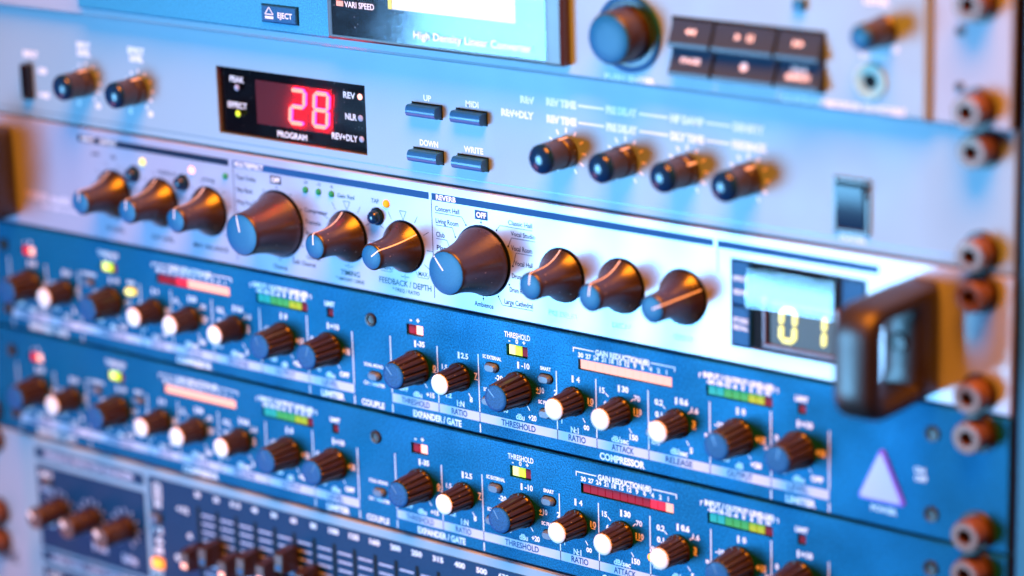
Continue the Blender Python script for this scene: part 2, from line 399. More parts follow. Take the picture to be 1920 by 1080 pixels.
def socket_screw(parent, x, z, y=0.0, ang=0.3):
    def f():
        mb = MB(); N = 48
        rad = lambda i, yy: (1 - .03 * (i % 2)) if -7.4 < yy < -1.6 else 1
        mb.lathe([(4.9, -1.1), (4.9, -1.5), (5.0, -7.0), (4.75, -7.7), (4.5, -7.9), (2.75, -7.9)], N, rad, cap0=True, cap1=False)
        # hexagonal socket
        b = len(mb.v)
        for yy in (-7.9, -4.0):
            for i in range(N):
                a = 2 * math.pi * i / N; c = (a % (math.pi / 3)) - math.pi / 6; rr = 2.35 / math.cos(c)
                mb.v.append((rr * math.sin(a), yy, rr * math.cos(a)))
        for i in range(N):
            j = (i + 1) % N; mb.face([b - N + i, b - N + j, b + j, b + i]); mb.face([b + i, b + j, b + N + j, b + N + i])
        mb.face([b + N + i for i in range(N)])
        return mb.mesh('rack_screw', 'screw_steel', 35)
    s = part('rack_screw', shared('scr', f), parent, (x, y, z), ang)
    def wsh():
        return MB().lathe([(6.3, 0), (6.3, -.8), (6.0, -1.1), (3, -1.1)], 32).mesh('washer', 'black_steel', 35)
    part('washer', shared('wsh', wsh), s, (x, y, z))
    return s
def panel_screw(parent, x, z, r=2.7, y=0.0):
    """small countersunk recess with a dark head"""
    def f():
        return MB().lathe([(r, .1), (r, -.55), (r - .35, -.8), (r - .8, -.75), (r - 1.1, -.15), (.2, -.1)], 28, cap0=False).mesh('panel_screw', 'black_steel', 40)
    return part('panel_screw', shared(('ps', r), f), parent, (x, y, z))

SEG = {'0': 'abcdef', '1': 'bc', '2': 'abged', '8': 'abcdefg'}
def seven_seg(parent, ch, x, z, w, h, t, mats, slant=0.0, y=0.0, name='digit_segment', thick=.7):
    def poly(k):
        hw, hh, g = w / 2, h / 2, t * .10
        H = lambda zc: [(-hw + t * .5 + g, zc), (-hw + t + g, zc - t / 2), (hw - t - g, zc - t / 2), (hw - t * .5 - g, zc), (hw - t - g, zc + t / 2), (-hw + t + g, zc + t / 2)]
        V = lambda xc, za, zb: [(xc, za + g), (xc + t / 2, za + t / 2 + g), (xc + t / 2, zb - t / 2 - g), (xc, zb - g), (xc - t / 2, zb - t / 2 - g), (xc - t / 2, za + t / 2 + g)]
        return {'a': H(hh - t / 2), 'g': H(0), 'd': H(-hh + t / 2), 'b': V(hw - t / 2, 0, hh - t * .5), 'c': V(hw - t / 2, -hh + t * .5, 0),
                'f': V(-hw + t / 2, 0, hh - t * .5), 'e': V(-hw + t / 2, -hh + t * .5, 0)}[k]
    for k in SEG[ch]:
        pl = [(px + pz * slant, pz) for px, pz in poly(k)]
        mb = MB(); n = len(pl)
        mb.v += [(px, -thick, pz) for px, pz in pl] + [(px, 0, pz) for px, pz in pl]
        mb.face(list(range(n))); mb.cur = 1 if len(mats) > 1 else 0
        for i in range(n): j = (i + 1) % n; mb.face([i, n + i, n + j, j])
        part(name, mb.mesh(name, mats, 'flat'), parent, (x, y, z))

U = 44.45
GAP = 0.45

# ================================================================== compressors
def compressor(ztop, label, gr, lit_button, name='compressor'):
    z0 = ztop - U
    t = thing(name, label, 'compressor', (0, 0, z0), 'blue twin-channel compressors in the rack')
    Z = lambda z: ztop + z
    holes = []; chans = (-203.7, 0.0)
    WIN = [(-0.5, 7.2, -12.7, -8.7), (45.1, 54.5, -12.8, -8.6), (76.4, 115.4, -12.6, -8.9), (129.3, 155.2, -12.4, -8.7), (164.8, 168.0, -12.4, -8.8)]
    for c in chans:
        for a, b, d, e in WIN: holes.append((c + a, c + b, Z(d), Z(e)))
    faceplate(t, -241.3, 241.3, z0 + GAP, ztop - GAP, holes, 'blue_metal', depth=1.6)
    for ci, c in enumerate(chans):
        X = lambda x: c + x
        L = lambda s, x, z, h=1.7, w=None, bold=.012, **k: lettering(s, t, X(x), Z(z), h * 1.06, w, bold=bold + .016, **k)
        # ---- lamp windows
        m = part('lamp_window', MB().box(-3.6, 3.6, 0, .3, -1.8, 1.8).mesh('lamp_window', 'spill_glow', 'flat'), t, (X(3.35), 1.2, Z(-10.7)))
        for q, mm in ((-1.75, 'meter_red_dim' if ci else 'meter_red_glow'), (1.75, 'led_red_lit')):
            part('segment', shared(('seg', 3.2, 3.2, mm), lambda: MB().box(-1.6, 1.6, -.6, 0, -1.6, 1.6, .2).mesh('segment', mm, 'flat')), m, (X(3.35 + q), 1.2, Z(-10.7)))
        m = part('lamp_window', MB().box(-4.5, 4.5, 0, .3, -1.9, 1.9).mesh('lamp_window', 'red_window', 'flat'), t, (X(49.8), 1.2, Z(-10.7)))
        for q, mm in ((-2.6, 'led_lime_core'), (.35, 'led_green_lit'), (3.2, 'led_red_dark')):
            part('segment', shared(('seg', 2.8, 3.4, mm), lambda: MB().box(-1.4, 1.4, -.6, 0, -1.7, 1.7, .2).mesh('segment', mm, 'flat')), m, (X(49.8 + q), 1.2, Z(-10.7)))
        m = part('level_meter', MB().box(-19.3, 19.3, 0, .3, -1.7, 1.7).mesh('level_meter', 'spill_glow' if gr[ci] > 6 else 'red_window', 'flat'), t, (X(95.9), 1.2, Z(-10.75)), label='red gain reduction meter')
        for i in range(12):
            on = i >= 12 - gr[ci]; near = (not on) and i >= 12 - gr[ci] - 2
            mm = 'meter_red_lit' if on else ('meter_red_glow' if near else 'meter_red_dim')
            part('segment', shared(('seg', 3.14, 3.2, mm), lambda: MB().box(-1.55, 1.55, -.6, 0, -1.6, 1.6, .12).mesh('segment', mm, 'flat')), m, (X(95.9 - 17.4 + i * 3.164), 1.2, Z(-10.75)))
        m = part('level_meter', MB().box(-12.8, 12.8, 0, .3, -1.7, 1.7).mesh('level_meter', 'red_window', 'flat'), t, (X(142.25), 1.2, Z(-10.55)), label='green and yellow output level meter')
        for i in range(8):
            mm = ['led_teal', 'led_teal', 'led_green', 'led_green', 'led_green', 'led_olive', 'led_olive', 'led_red_dark'][i]
            part('segment', shared(('seg', 3.1, 3.1, mm), lambda: MB().box(-1.5, 1.5, -.6, 0, -1.55, 1.55, .15).mesh('segment', mm, 'flat')), m, (X(142.25 - 11.05 + i * 3.16), 1.2, Z(-10.55)))
        m = part('lamp_window', MB().box(-1.5, 1.5, 0, .3, -1.7, 1.7).mesh('lamp_window', 'red_window', 'flat'), t, (X(166.4), 1.2, Z(-10.6)))
        part('segment', shared('limseg', lambda: MB().box(-1.3, 1.3, -.6, 0, -1.4, 1.4, .2).mesh('segment', 'led_red_dark', 'flat')), m, (X(166.4), 1.2, Z(-10.6)))
        # ---- knobs
        for x, kind, a in ((3.4, 'blue', -.55), (23.6, 'white', .2), (50.0, 'blue', -.6), (74.1, 'white', .1), (93.7, 'white', .4), (117.3, 'white', -.2), (141.9, 'blue', -.2), (165.3, 'blue', .35)):
            comp_knob(t, X(x), Z(-24.4), kind, a + random.uniform(-.22, .22))
        # ---- buttons
        oblong_button(t, X(38.5), Z(-18.4)); oblong_button(t, X(62.3), Z(-18.4), 5.4, 2.9, 'led_yellow_lit' if (not lit_button and not ci) else None)
        oblong_button(t, X(62.3), Z(-31.0)); oblong_button(t, X(36.8), Z(-30.9))
        oblong_button(t, X(107.9), Z(-29.4), 5.4, 2.9, 'led_orange_lit' if (lit_button and ci) else None)
        for bx in (130.8, 154.6): oblong_button(t, X(bx), Z(-28.6), 3.2, 2.4)
        # ---- ruled lines, name strip
        strip = MB().quad(-8.5, 176.8, -1.65, 1.65)
        mark(t, strip, (X(0), Z(-37.75)), 'grey_ink', 'name_strip')
        for x, zt, stub in ((-8.5, -14.6, 1), (13.5, -14.8, 0), (32.3, -14.6, 1), (66.85, -14.8, 0), (83.8, -14.8, 0), (105.6, -15, 0), (130.6, -14.4, 0), (154.6, -13.4, 1), (176.8, -16, 1)):
            mb = MB().line(0, zt, 0, -35.9, .42)
            if stub: mb.line(0, -40.3, 0, -43.4, .5)
            mark(t, mb, (X(x), ztop), 'white_ink', 'ruled_line')
            if 0 < x < 170: mark(t, MB().line(0, -36.0, 0, -39.5, .3), (X(x), ztop), 'navy_ink', 'ruled_line', -.09)
        for s, x, w in (('THRESHOLD', 2.5, 13.2), ('RATIO', 22.9, 7.2), ('THRESHOLD', 49.6, 15.2), ('RATIO', 75.3, 7.4), ('ATTACK', 94.7, 9.4), ('RELEASE', 118.0, 11), ('OUTPUT', 142.4, 10), ('LEVEL', 165.0, 8)):
            L(s, x, -37.75, 2.0, w, ink='blue_ink', y=-.09, bold=.006)
        L('EXPANDER / GATE', 12.4, -41.9, 2.15, 22.5, bold=.03); L('COMPRESSOR', 94.3, -41.9, 2.15, 19, bold=.035); L('LIMITER', 166.0, -41.9, 2.1, 11.5, bold=.035)
        # ---- expander lettering
        L('-', 1.7, -6.9, 1.7, bold=.05); L('+', 5.0, -6.9, 1.6, bold=.05)
        tick = lambda x, z: mark(t, MB().quad(-.42, .42, -1.25, 1.25), (X(x), Z(z)), 'white_ink', 'printed_mark')
        tick(3.3, -15.6); L('-35', 6.0, -15.4, 1.75, bold=.03)
        L('OFF', -3.0, -33.4, 1.6, bold=.03); L('dBu', 3.6, -34.5, 1.8, bold=.02); L('+15', 9.6, -33.7, 1.6, bold=.03); L('0', 11.9, -23.3, 1.9, bold=.03)
        mark(t, MB().line(-.9, 0, .9, 0, .35), (X(11.9), Z(-24.8)), 'white_ink')
        tick(23.4, -16.5); L('2.5', 26.1, -16.4, 1.75, 3.3, bold=.02); L('1.5', 16.7, -22.0, 1.6); L('1.2', 18.2, -32.2, 1.6, bold=.03); L('8', 28.5, -32.0, 1.7, bold=.02)
        L('7', 31.0, -22.8, 1.8, bold=.03); mark(t, MB().line(-.8, 0, .8, 0, .35), (X(31.0), Z(-24.2)), 'white_ink'); L('1:N', 23.6, -34.4, 1.9, 3.4, bold=.015)
        for x, a in ((3.4, 145), (23.6, 145), (50.0, 145), (74.1, 145), (93.7, 145), (117.3, 145), (141.9, 145), (165.3, 145)):
            ticks(t, X(x), Z(-24.4), 6.6, 8.4, (a,), .38)
        for x in (93.7, 117.3): ticks(t, X(x), Z(-24.4), 6.3, 8.0, (-48, 48), .4)
        # ---- compressor lettering
        L('THRESHOLD', 50.1, -5.2, 1.75, 11.4, bold=.012); L('-', 46.6, -7.2, 1.5, bold=.03); L('0', 49.9, -7.2, 1.5, bold=.02); L('+', 53.0, -7.2, 1.5, bold=.03)
        tick(50.2, -15.6); L('-10', 53.4, -15.4, 1.85, 3.6, bold=.015)
        L('SC EXTERNAL', 38.5, -14.9, 1.15, 8.4, bold=.03); L('SMART', 62.2, -14.9, 1.15, 4.6, bold=.03); L('SC FILTER', 62.0, -27.2, 1.15, 6.6, bold=.03); L('SC MON', 36.8, -27.0, 1.15, 5.0, bold=.03)
        L('-20', 41.4, -21.8, 1.7, bold=.02); L('+10', 59.6, -23.0, 1.75, 3.6, bold=.02); mark(t, MB().line(-1.2, 0, .6, 0, .35), (X(59.0), Z(-24.3)), 'white_ink')
        L('-40', 43.4, -33.0, 1.7, bold=.02); L('+20', 55.9, -33.8, 1.75, 3.6, bold=.02); L('dBu', 50.5, -34.4, 1.9, 3.8, bold=.015)
        tick(73.9, -16.5); L('4', 76.2, -16.4, 1.8, bold=.02); L('2', 66.3, -22.8, 1.8, bold=.015); L('10', 81.4, -23.2, 1.9, bold=.03); mark(t, MB().line(-.9, 0, .9, 0, .35), (X(81.4), Z(-24.7)), 'white_ink')
        L('oo', 79.4, -32.6, 2.1, 2.4, bold=.03); L('N:1', 74.3, -34.8, 1.9, 3.4, bold=.015); L('1', 68.8, -32.5, 1.6)
        tick(93.5, -16.5); L('30', 96.1, -16.4, 1.8, bold=.035); L('15', 86.4, -18.3, 1.75, bold=.02); L('6', 87.6, -22.9, 1.75, bold=.02); L('70', 101.0, -18.7, 1.7, bold=.02); L('110', 101.2, -23.3, 1.75, 3.4, bold=.04)
        mark(t, MB().line(-1.4, 0, 1.0, 0, .35), (X(101.0), Z(-24.8)), 'white_ink'); L('150', 99.4, -32.8, 1.75, 3.5, bold=.03); L('dB/sec', 93.6, -34.7, 1.85, 7.2, bold=.02)
        tick(117.1, -16.6); L('0.6', 120.2, -16.5, 1.8, bold=.04); L('0.2', 110.0, -18.4, 1.75, bold=.03); L('0.1', 109.9, -22.7, 1.75, bold=.03); L('1.6', 124.6, -18.7, 1.7, bold=.03); L('3', 124.2, -23.4, 1.9, bold=.04)
        mark(t, MB().line(-.8, 0, .8, 0, .4), (X(124.2), Z(-25.0)), 'white_ink'); L('5', 123.0, -32.9, 1.75, bold=.03); L('dB/sec', 118.0, -34.4, 1.85, 7.0, bold=.03)
        L('MANUAL', 108.0, -26.3, 1.15, 5.0, bold=.03); L('AUTO', 108.4, -32.9, 1.15, 3.6, bold=.03)
        tick(141.6, -15.7); L('0', 144.0, -15.6, 1.8, bold=.035); L('-10', 134.2, -21.8, 1.7, bold=.03); L('+15', 150.6, -24.0, 2.0, 4.0, bold=.05); L('-20', 136.6, -33.0, 1.7, bold=.03); L('+20', 148.8, -33.0, 1.7, bold=.04); L('dB', 142.2, -34.4, 1.85, bold=.03)
        L('OUT', 153.4, -26.3, 1.15, 2.8, bold=.03); L('IN', 129.6, -26.3, 1.15, 2.2, bold=.03)
        tick(165.1, -15.7); L('+10', 168.3, -15.6, 1.8, bold=.035); L('0', 156.8, -22.0, 1.7, bold=.03); L('+18', 173.6, -24.1, 2.0, 3.6, bold=.05); L('OFF', 172.2, -33.2, 1.7, bold=.04); L('dBu', 165.2, -34.4, 1.85, bold=.03); L('-5', 159.5, -33.0, 1.7, bold=.03)
        L('LIMIT', 166.4, -7.2, 1.5, 5.0, bold=.04)
        # ---- brackets over the meters
        def bracket(a, b, ta, tb, zz):
            for p, q in ((a, ta), (b, tb)):
                e = .21 if q > p else -.21
                mb = MB(); l_, r_ = min(p, q), max(p, q)
                mb.v += [(p, 0, .21), (q, 0, .21), (q, 0, -.21), (p + 2 * e, 0, -.21), (p + 2 * e, 0, -1.5), (p, 0, -1.5)]; mb.face([0, 5, 4, 3, 2, 1] if q > p else [0, 1, 2, 3, 4, 5])
                mark(t, mb, (X(0), Z(zz)), 'white_ink', 'printed_mark')
        bracket(74.3, 116.9, 83.2, 107.0, -5.2); L('GAIN REDUCTION(dB)', 95.1, -5.4, 1.75, 22.6, bold=.03)
        for i, s in enumerate(('30', '27', '24', '21', '18', '15', '12', '9', '6', '4', '2', '1')): L(s, 77.6 + i * 3.25, -7.4, 1.45, bold=.03)
        bracket(126.4, 157.5, 127.6, 156.4, -5.4); L('INPUT / OUTPUT LEVEL(dB)', 142, -5.5, 1.65, 27.6, bold=.045)
        for i, s in enumerate(('-24', '-18', '-12', '-6', '0', '6', '12', '18')): L(s, 131.0 + i * 3.2, -7.5, 1.4, bold=.05)
    # ---- middle and right-hand furniture
    panel_screw(t, -17.3, Z(-10.0), 2.5); panel_screw(t, -17.3 + 0, Z(-30.6) + 200, 2.5) if False else None
    oblong_button(t, -16.3, Z(-31.0))
    lettering('DUAL MONO', t, -17.0, Z(-27.2), 1.2, 9.0, bold=.04); lettering('CH 1 MASTER', t, -17.0, Z(-34.3), 1.2, 10.2, bold=.04)
    lettering('COUPLE', t, -18.0, Z(-41.9), 2.15, 11, bold=.04)
    for x in (-214.4, 214.4):
        for z in (-9.8, -36.3): panel_screw(t, x, Z(z), 2.6)
    tri = []
    for k, (px, pz) in enumerate(((0, 10.6), (-8.4, -6.6), (8.4, -6.6))):
        base = math.radians((90, 210, 330)[k])
        for q in range(-3, 4): a = base + math.radians(60) * q / 3; tri.append((px * .86 + 1.2 * math.cos(a), pz * .88 + 1.2 * math.sin(a)))
    pw = part('power_button', MB().prism(tri, -1.2, .2, .7).mesh('power_button', 'power_rim', 40), t, (196.6, 0, Z(-28.9)), label='glowing triangular power button')
    part('power_lens', MB().prism([(a * .86, b * .86) for a, b in tri], -.35, .1, .3).mesh('power_lens', 'power_glow', 40), pw, (196.6, -1.2, Z(-28.9)))
    lettering('POWER', t, 197.2, Z(-38.4), 1.9, 9.6, bold=.05); lettering('ON', t, 210.0, Z(-22.7), 1.7, bold=.06); lettering('OFF', t, 210.4, Z(-25.4), 1.7, bold=.06)
    for x in (-230.6, 230.6):
        for z in (-6.35, -38.1): socket_screw(t, x, Z(z), ang=random.uniform(0, 1))
    return t
compressor(0.0, 'upper of the two blue compressors, directly under the white effects unit', (7, 12), False)
compressor(-U, 'lower of the two blue compressors, just above the fader equalizer', (12, 1), True)

# ================================================================== white multi-effects unit (z 0..U)
fx = thing('multi_effects_unit', 'white rack effects unit with flared bell knobs, REVERB section and black side handles', 'effects unit', (0, 0, 0))
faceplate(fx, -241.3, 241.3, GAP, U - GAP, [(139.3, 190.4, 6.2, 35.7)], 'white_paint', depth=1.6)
B = lambda s, x, z, h=1.9, w=None, ink='navy_ink', bold=.0, **k: lettering(s, fx, x, z, h, w, ink=ink, bold=bold + .014, **k)
for a, b in ((-166.2, -85.0), (-82.9, 12.2), (13.5, 132.7), (134.2, 194.7)):
    mark(fx, MB().quad(a, b, 38.4, 40.9), (0, 0), 'blue_ink' if a > -100 else 'navy_ink', 'header_bar')
for s, x, w in (('INPUT', -160.6, 7.4), ('OUTPUT', -149.3, 9.4), ('MULTIEFFECT', -74.6, 14.6), ('REVERB', 20.0, 9.0)): B(s, x, 39.65, 1.75, w, 'white_ink', .02, y=-.09)
for x, z0_ in ((-82.8, 2.8), (13.3, 2.8), (134.3, 30.0)): mark(fx, MB().line(x, z0_, x, 38.4, .3), (0, 0), 'navy_ink', 'ruled_line')
for x, big, a, sl in ((-148.0, 0, -.05, 1), (-122.3, 0, -.05, 1), (-96.7, 0, -.05, 1), (-61.0, 1, -.26, 0), (-27.0, 0, -.10, 1), (-.2, 0, .90, 1), (35.5, 1, -.75, 0), (70.4, 0, .05, 1), (95.3, 0, .07, 1), (120.4, 0, 1.12, 1)):
    bell_knob(fx, x, 19.6, big, a, sl)
    mb = MB().lathe([((12.7 if big else 9.6), -.03), (3, -.06)], 48, cap0=False)
    part('knob_recess', shared(('rec', big), lambda: mb.mesh('knob_recess', 'navy_ink', 'flat')), fx, (x, 0, 19.6))
for x, z, m in ((-130.8, 34.3, 'led_yellow_lit'), (-104.5, 34.4, 'led_red_lit')): round_led(fx, x, z, 1.5, m)
for x in (-86.9, -46.5, -40.1, -33.8): round_led(fx, x, 34.3, 1.25, 'led_green_dim')
round_led(fx, -7.7, 34.1, 1.5, 'led_amber')
for x in (-136.0, -109.6, -12.3):
    part('push_button', shared('dome', lambda: MB().lathe([(2.9, 0), (2.9, -.8), (2.45, -1.0), (2.4, -2.4), (2.1, -3.1), (1.4, -3.6), (.5, -3.8), (.1, -3.82)], 32, cap0=False).mesh('push_button', 'dome_gloss', 45)), fx, (x, 0, 29.0))
    part('button_surround', shared('domer', lambda: MB().lathe([(3.3, 0), (3.3, -.25), (2.7, -.3)], 32, cap0=False).mesh('button_surround', 'matt_black', 'flat')), fx, (x, 0, 29.0))
# input and output lettering
B('peak', -156.8, 34.6, 1.5); B('clip', -147.0, 34.4, 1.5); B('IN LEVEL', -148.0, 5.6, 1.7); B('OUT LEVEL', -122.3, 5.6, 1.7); B('MIX / BALANCE', -96.7, 5.6, 1.7, 18)
B('DIGITAL IN', -118.0, 31.6, 1.3); B('BYPASS', -95.8, 31.6, 1.3)
for x in (-148.0, -122.3, -96.7): ticks(fx, x, 19.6, 10.4, 12.4, (-135, -105, -75, -45, -15, 15, 45, 75, 105, 135), .2, 'navy_ink')
# multi-effect selector
mark(fx, MB().quad(-2.7, 2.7, -1.5, 1.5), (-61.3, 36.0), 'navy_ink', 'printed_box'); B('OFF', -61.3, 36.0, 1.7, 4.2, 'white_ink', .03, y=-.09)
for i, s in enumerate(('Tape Delay', 'Slap Back', 'Ping Pong', 'Dynamic')): B(s, -81.5, 34.8 - i * 4.7, 1.5, None, align='l')
for i, s in enumerate(('De-esser', 'Compressor', 'Tremolo', 'Phaser', 'Flanger', 'Chorus')): B(s, -47.5, 31.2 - i * 4.4, 1.5, None, align='l') if i not in (0,) else None
B('Chorus', -61.0, 3.2, 1.6, None); B('Soft Chorus', -49.0, 6.4, 1.6)
mbd = MB()
for k in range(-5, 7):
    a = math.radians(30 * k); mbd.lathe([(.36, -.02), (.1, -.03)], 10, cap0=False, cx=13.6 * math.sin(a), cz=13.6 * math.cos(a))
me_d = mbd.mesh('selector_dots', 'navy_ink', 'flat')
part('selector_dots', me_d, fx, (-61.0, -.02, 19.6)); part('selector_dots', me_d, fx, (35.5, -.02, 19.6))
B('-24', -46.4, 37.1, 1.1); B('-12', -40.0, 37.1, 1.1); B('-6', -33.7, 37.1, 1.1); B('Gain Red', -27.0, 34.3, 1.5, 8.2, 'teal_ink')
tri_o = MB().line(-1.55, 1.5, 1.55, 1.5, .22).line(-1.55, 1.5, 0, -1.7, .22).line(1.55, 1.5, 0, -1.7, .22)
for x in (-26.7, -.1): mark(fx, tri_o, (x, 31.0), 'teal_ink')
B('TAP', -13.0, 34.5, 1.6, 3.6, 'teal_ink')
for x in (-27.0, -.2):
    ticks(fx, x, 19.6, 10.6, 13.6, (-120, -90, -60, -30, 30, 60, 90, 120), .2, 'navy_ink')
    mark(fx, MB().line(-2, 0, -.4, 0, .2).line(.4, 0, 2, 0, .2).line(0, -1, 0, 1, .2), (x, 8.5), 'teal_ink')
B('TIMING', -26.4, 5.9, 1.9, 9.2, 'teal_ink'); B('* AMOUNT / DRIVE', -26.6, 3.3, 1.25, 13.5, 'teal_ink')
B('FEEDBACK / DEPTH', -.3, 5.9, 2.1, 24.4, 'teal_ink'); B('* FREQ / RATIO', 0, 3.2, 1.3, 12.6, 'teal_ink')
for s, x in (('MAX', 8.3), ('MIN', -8.9)):
    B(s, x, 10.7, 1.55, 4.3, 'teal_ink'); mark(fx, MB().line(-2.4, -1.3, 2.4, -1.3, .18).line(-2.4 if x > 0 else 2.4, -1.3, -3.4 if x > 0 else 3.4, 1.2, .18).line(2.4 if x > 0 else -2.4, -1.3, 3.2 if x > 0 else -3.2, 1.2, .18), (x, 10.6), 'teal_ink')
# reverb selector
mark(fx, MB().quad(-2.85, 2.85, -1.6, 1.6), (35.7, 35.8), 'blue_ink', 'printed_box'); B('OFF', 35.7, 35.8, 1.8, 4.4, 'white_ink', .03, y=-.09)
mark(fx, MB().line(0, 0, 0, 1.6, .2), (35.6, 32.6), 'navy_ink'); mark(fx, MB().line(0, 0, 0, -2.2, .2), (35.5, 7.4), 'navy_ink')
def leader(s, x, z, w, dot, side, h=1.75):
    B(s, x, z, h, w, align='l')
    mb = MB(); zu = z - 1.6
    if side < 0: e = min(x + w + 1.0, dot[0] - 1.2); mb.line(x, zu, e, zu, .2).line(e, zu, dot[0], dot[1], .2)
    else: e = dot[0] + 1.6; mb.line(x + w, zu, e, zu, .2).line(e, zu, dot[0], dot[1], .2)
    mark(fx, mb, (0, 0), 'navy_ink', 'leader_line')
rd = [(35.5 + 13.6 * math.sin(math.radians(30 * k)), 19.6 + 13.6 * math.cos(math.radians(30 * k))) for k in range(12)]
leader('Concert Hall', 14.9, 35.6, 11.0, rd[11], -1); leader('Living Room', 15.0, 31.2, 10.3, rd[10], -1); leader('Club', 15.0, 26.3, 3.9, rd[9], -1)
leader('Plate', 15.1, 21.5, 5.4, rd[8], -1); leader('Live', 15.3, 10.0, 4.2, rd[7], -1)
leader('Classic Hall', 47.5, 34.9, 10.5, rd[1], 1, 1.6); leader('Vocal Studio', 48.6, 31.2, 10.5, rd[2], 1, 1.6); leader('Vocal Room', 48.6, 26.1, 9.2, rd[3], 1); leader('Vocal Hall', 49.8, 20.8, 8.0, rd[3], 1) if False else B('Vocal Hall', 49.8, 20.9, 1.7, 8.0, align='l')
B('Vocal Room', 48.2, 26.2, 1.7, 9.4, align='l') if False else None
leader('Drum Box', 48.6, 16.3, 7.6, rd[4], 1) if False else B('Drum Box', 48.6, 16.2, 1.7, 7.6, align='l')
leader('Drum Room', 47.4, 11.3, 8.6, rd[5], 1) if False else B('Drum Room', 47.4, 11.2, 1.7, 8.6, align='l')
leader('Large Cathedral', 44.9, 6.6, 12.5, rd[5], 1); B('Ambience', 35.7, 3.8, 1.8, 8.5)
B('PRE DELAY', 70.5, 5.6, 1.9, 12.6, 'grey_ink'); B('DECAY', 95.3, 5.6, 1.9, 8, 'grey_ink'); B('COLOR', 120.4, 5.6, 1.9, 8, 'grey_ink')
# maker's plate lettering low on the left ear
B('M300 multi', -186, 13.2, 3.0, 26, 'grey_ink', .05); B('dual engine processor', -178, 9.6, 1.6, 24, 'grey_ink', .03)
# ---- 01 display
dp = part('display', MB().box(0, 51.0, 0, .4, 0, 29.4).mesh('display', 'navy_panel', 'flat'), fx, (139.4, 1.1, 6.3))
def key(x0, x1, z0, z1, m='cap_navy'):
    return part('display_key', MB().box(0, x1 - x0, -1.6, 0, 0, z1 - z0, .5).mesh('display_key', m, 'flat'), dp, (x0, 1.1, z0))
key(139.8, 147.0, 20.6, 35.2); key(139.8, 147.0, 6.7, 20.0); key(181.4, 190.0, 6.7, 35.2)
for s, x, z, w in (('EFFECT', 143.4, 29.3, 5.6), ('EDIT', 143.4, 24.8, 5.2), ('STORE', 143.4, 15.4, 5.8), ('RECALL', 143.4, 13.0, 5.8)):
    lettering(s, dp, x, z, 1.5, w, 'white_ink', .04, y=-.56)
well = part('display_well', MB().box(0, 33.2, -.25, 0, 0, 28.6).mesh('display_well', 'matt_black', 'flat'), dp, (147.8, 1.1, 6.7))
part('display_backing', MB().box(0, 25, -.2, 0, 0, 14.6).mesh('display_backing', 'digit_yellow_back', 'flat'), dp, (154.2, .85, 9.0))
mbf = MB().box(0, 29, -.9, 0, 0, 1.6, .3).box(0, 1.4, -.9, 0, 1.6, 17, .3).box(27.6, 29, -.9, 0, 1.6, 17, .3)
part('display_bezel', mbf.mesh('display_bezel', 'bezel_plum', 'flat'), dp, (151.2, .85, 7.4))
for ch, x in (('0', 160.9), ('1', 172.0)): seven_seg(dp, ch, x, 16.2, 6.6, 11.8, 1.6, ['digit_yellow'], .04, .64, thick=.4)
mbw = MB(); n = 168; nx = 14     # bowed window pane; ribs added only to break its reflection into stripes
for i in range(n + 1):
    u = i / n * 2 - 1; z = 14.2 + 14.2 * u
    for q in range(nx + 1):
        f = q / nx
        stripe_ripple = 0.0 if u < 0.0 else .022 * math.sin(2 * math.pi * (z + 5.0 * (f - .62) ** 2 * (.4 + u)) / 1.75) * min(1, u * 6)
        mbw.v.append((32.9 * f, 2.34 * (u - .22) ** 2 - 4.4 + stripe_ripple, z))
for i in range(n):
    for q in range(nx): a = i * (nx + 1) + q; mbw.face([a, a + 1, a + nx + 2, a + nx + 1])
part('display_pane', mbw.mesh('display_pane', 'reflection_pane', 80), dp, (148.0, -.25, 6.9))
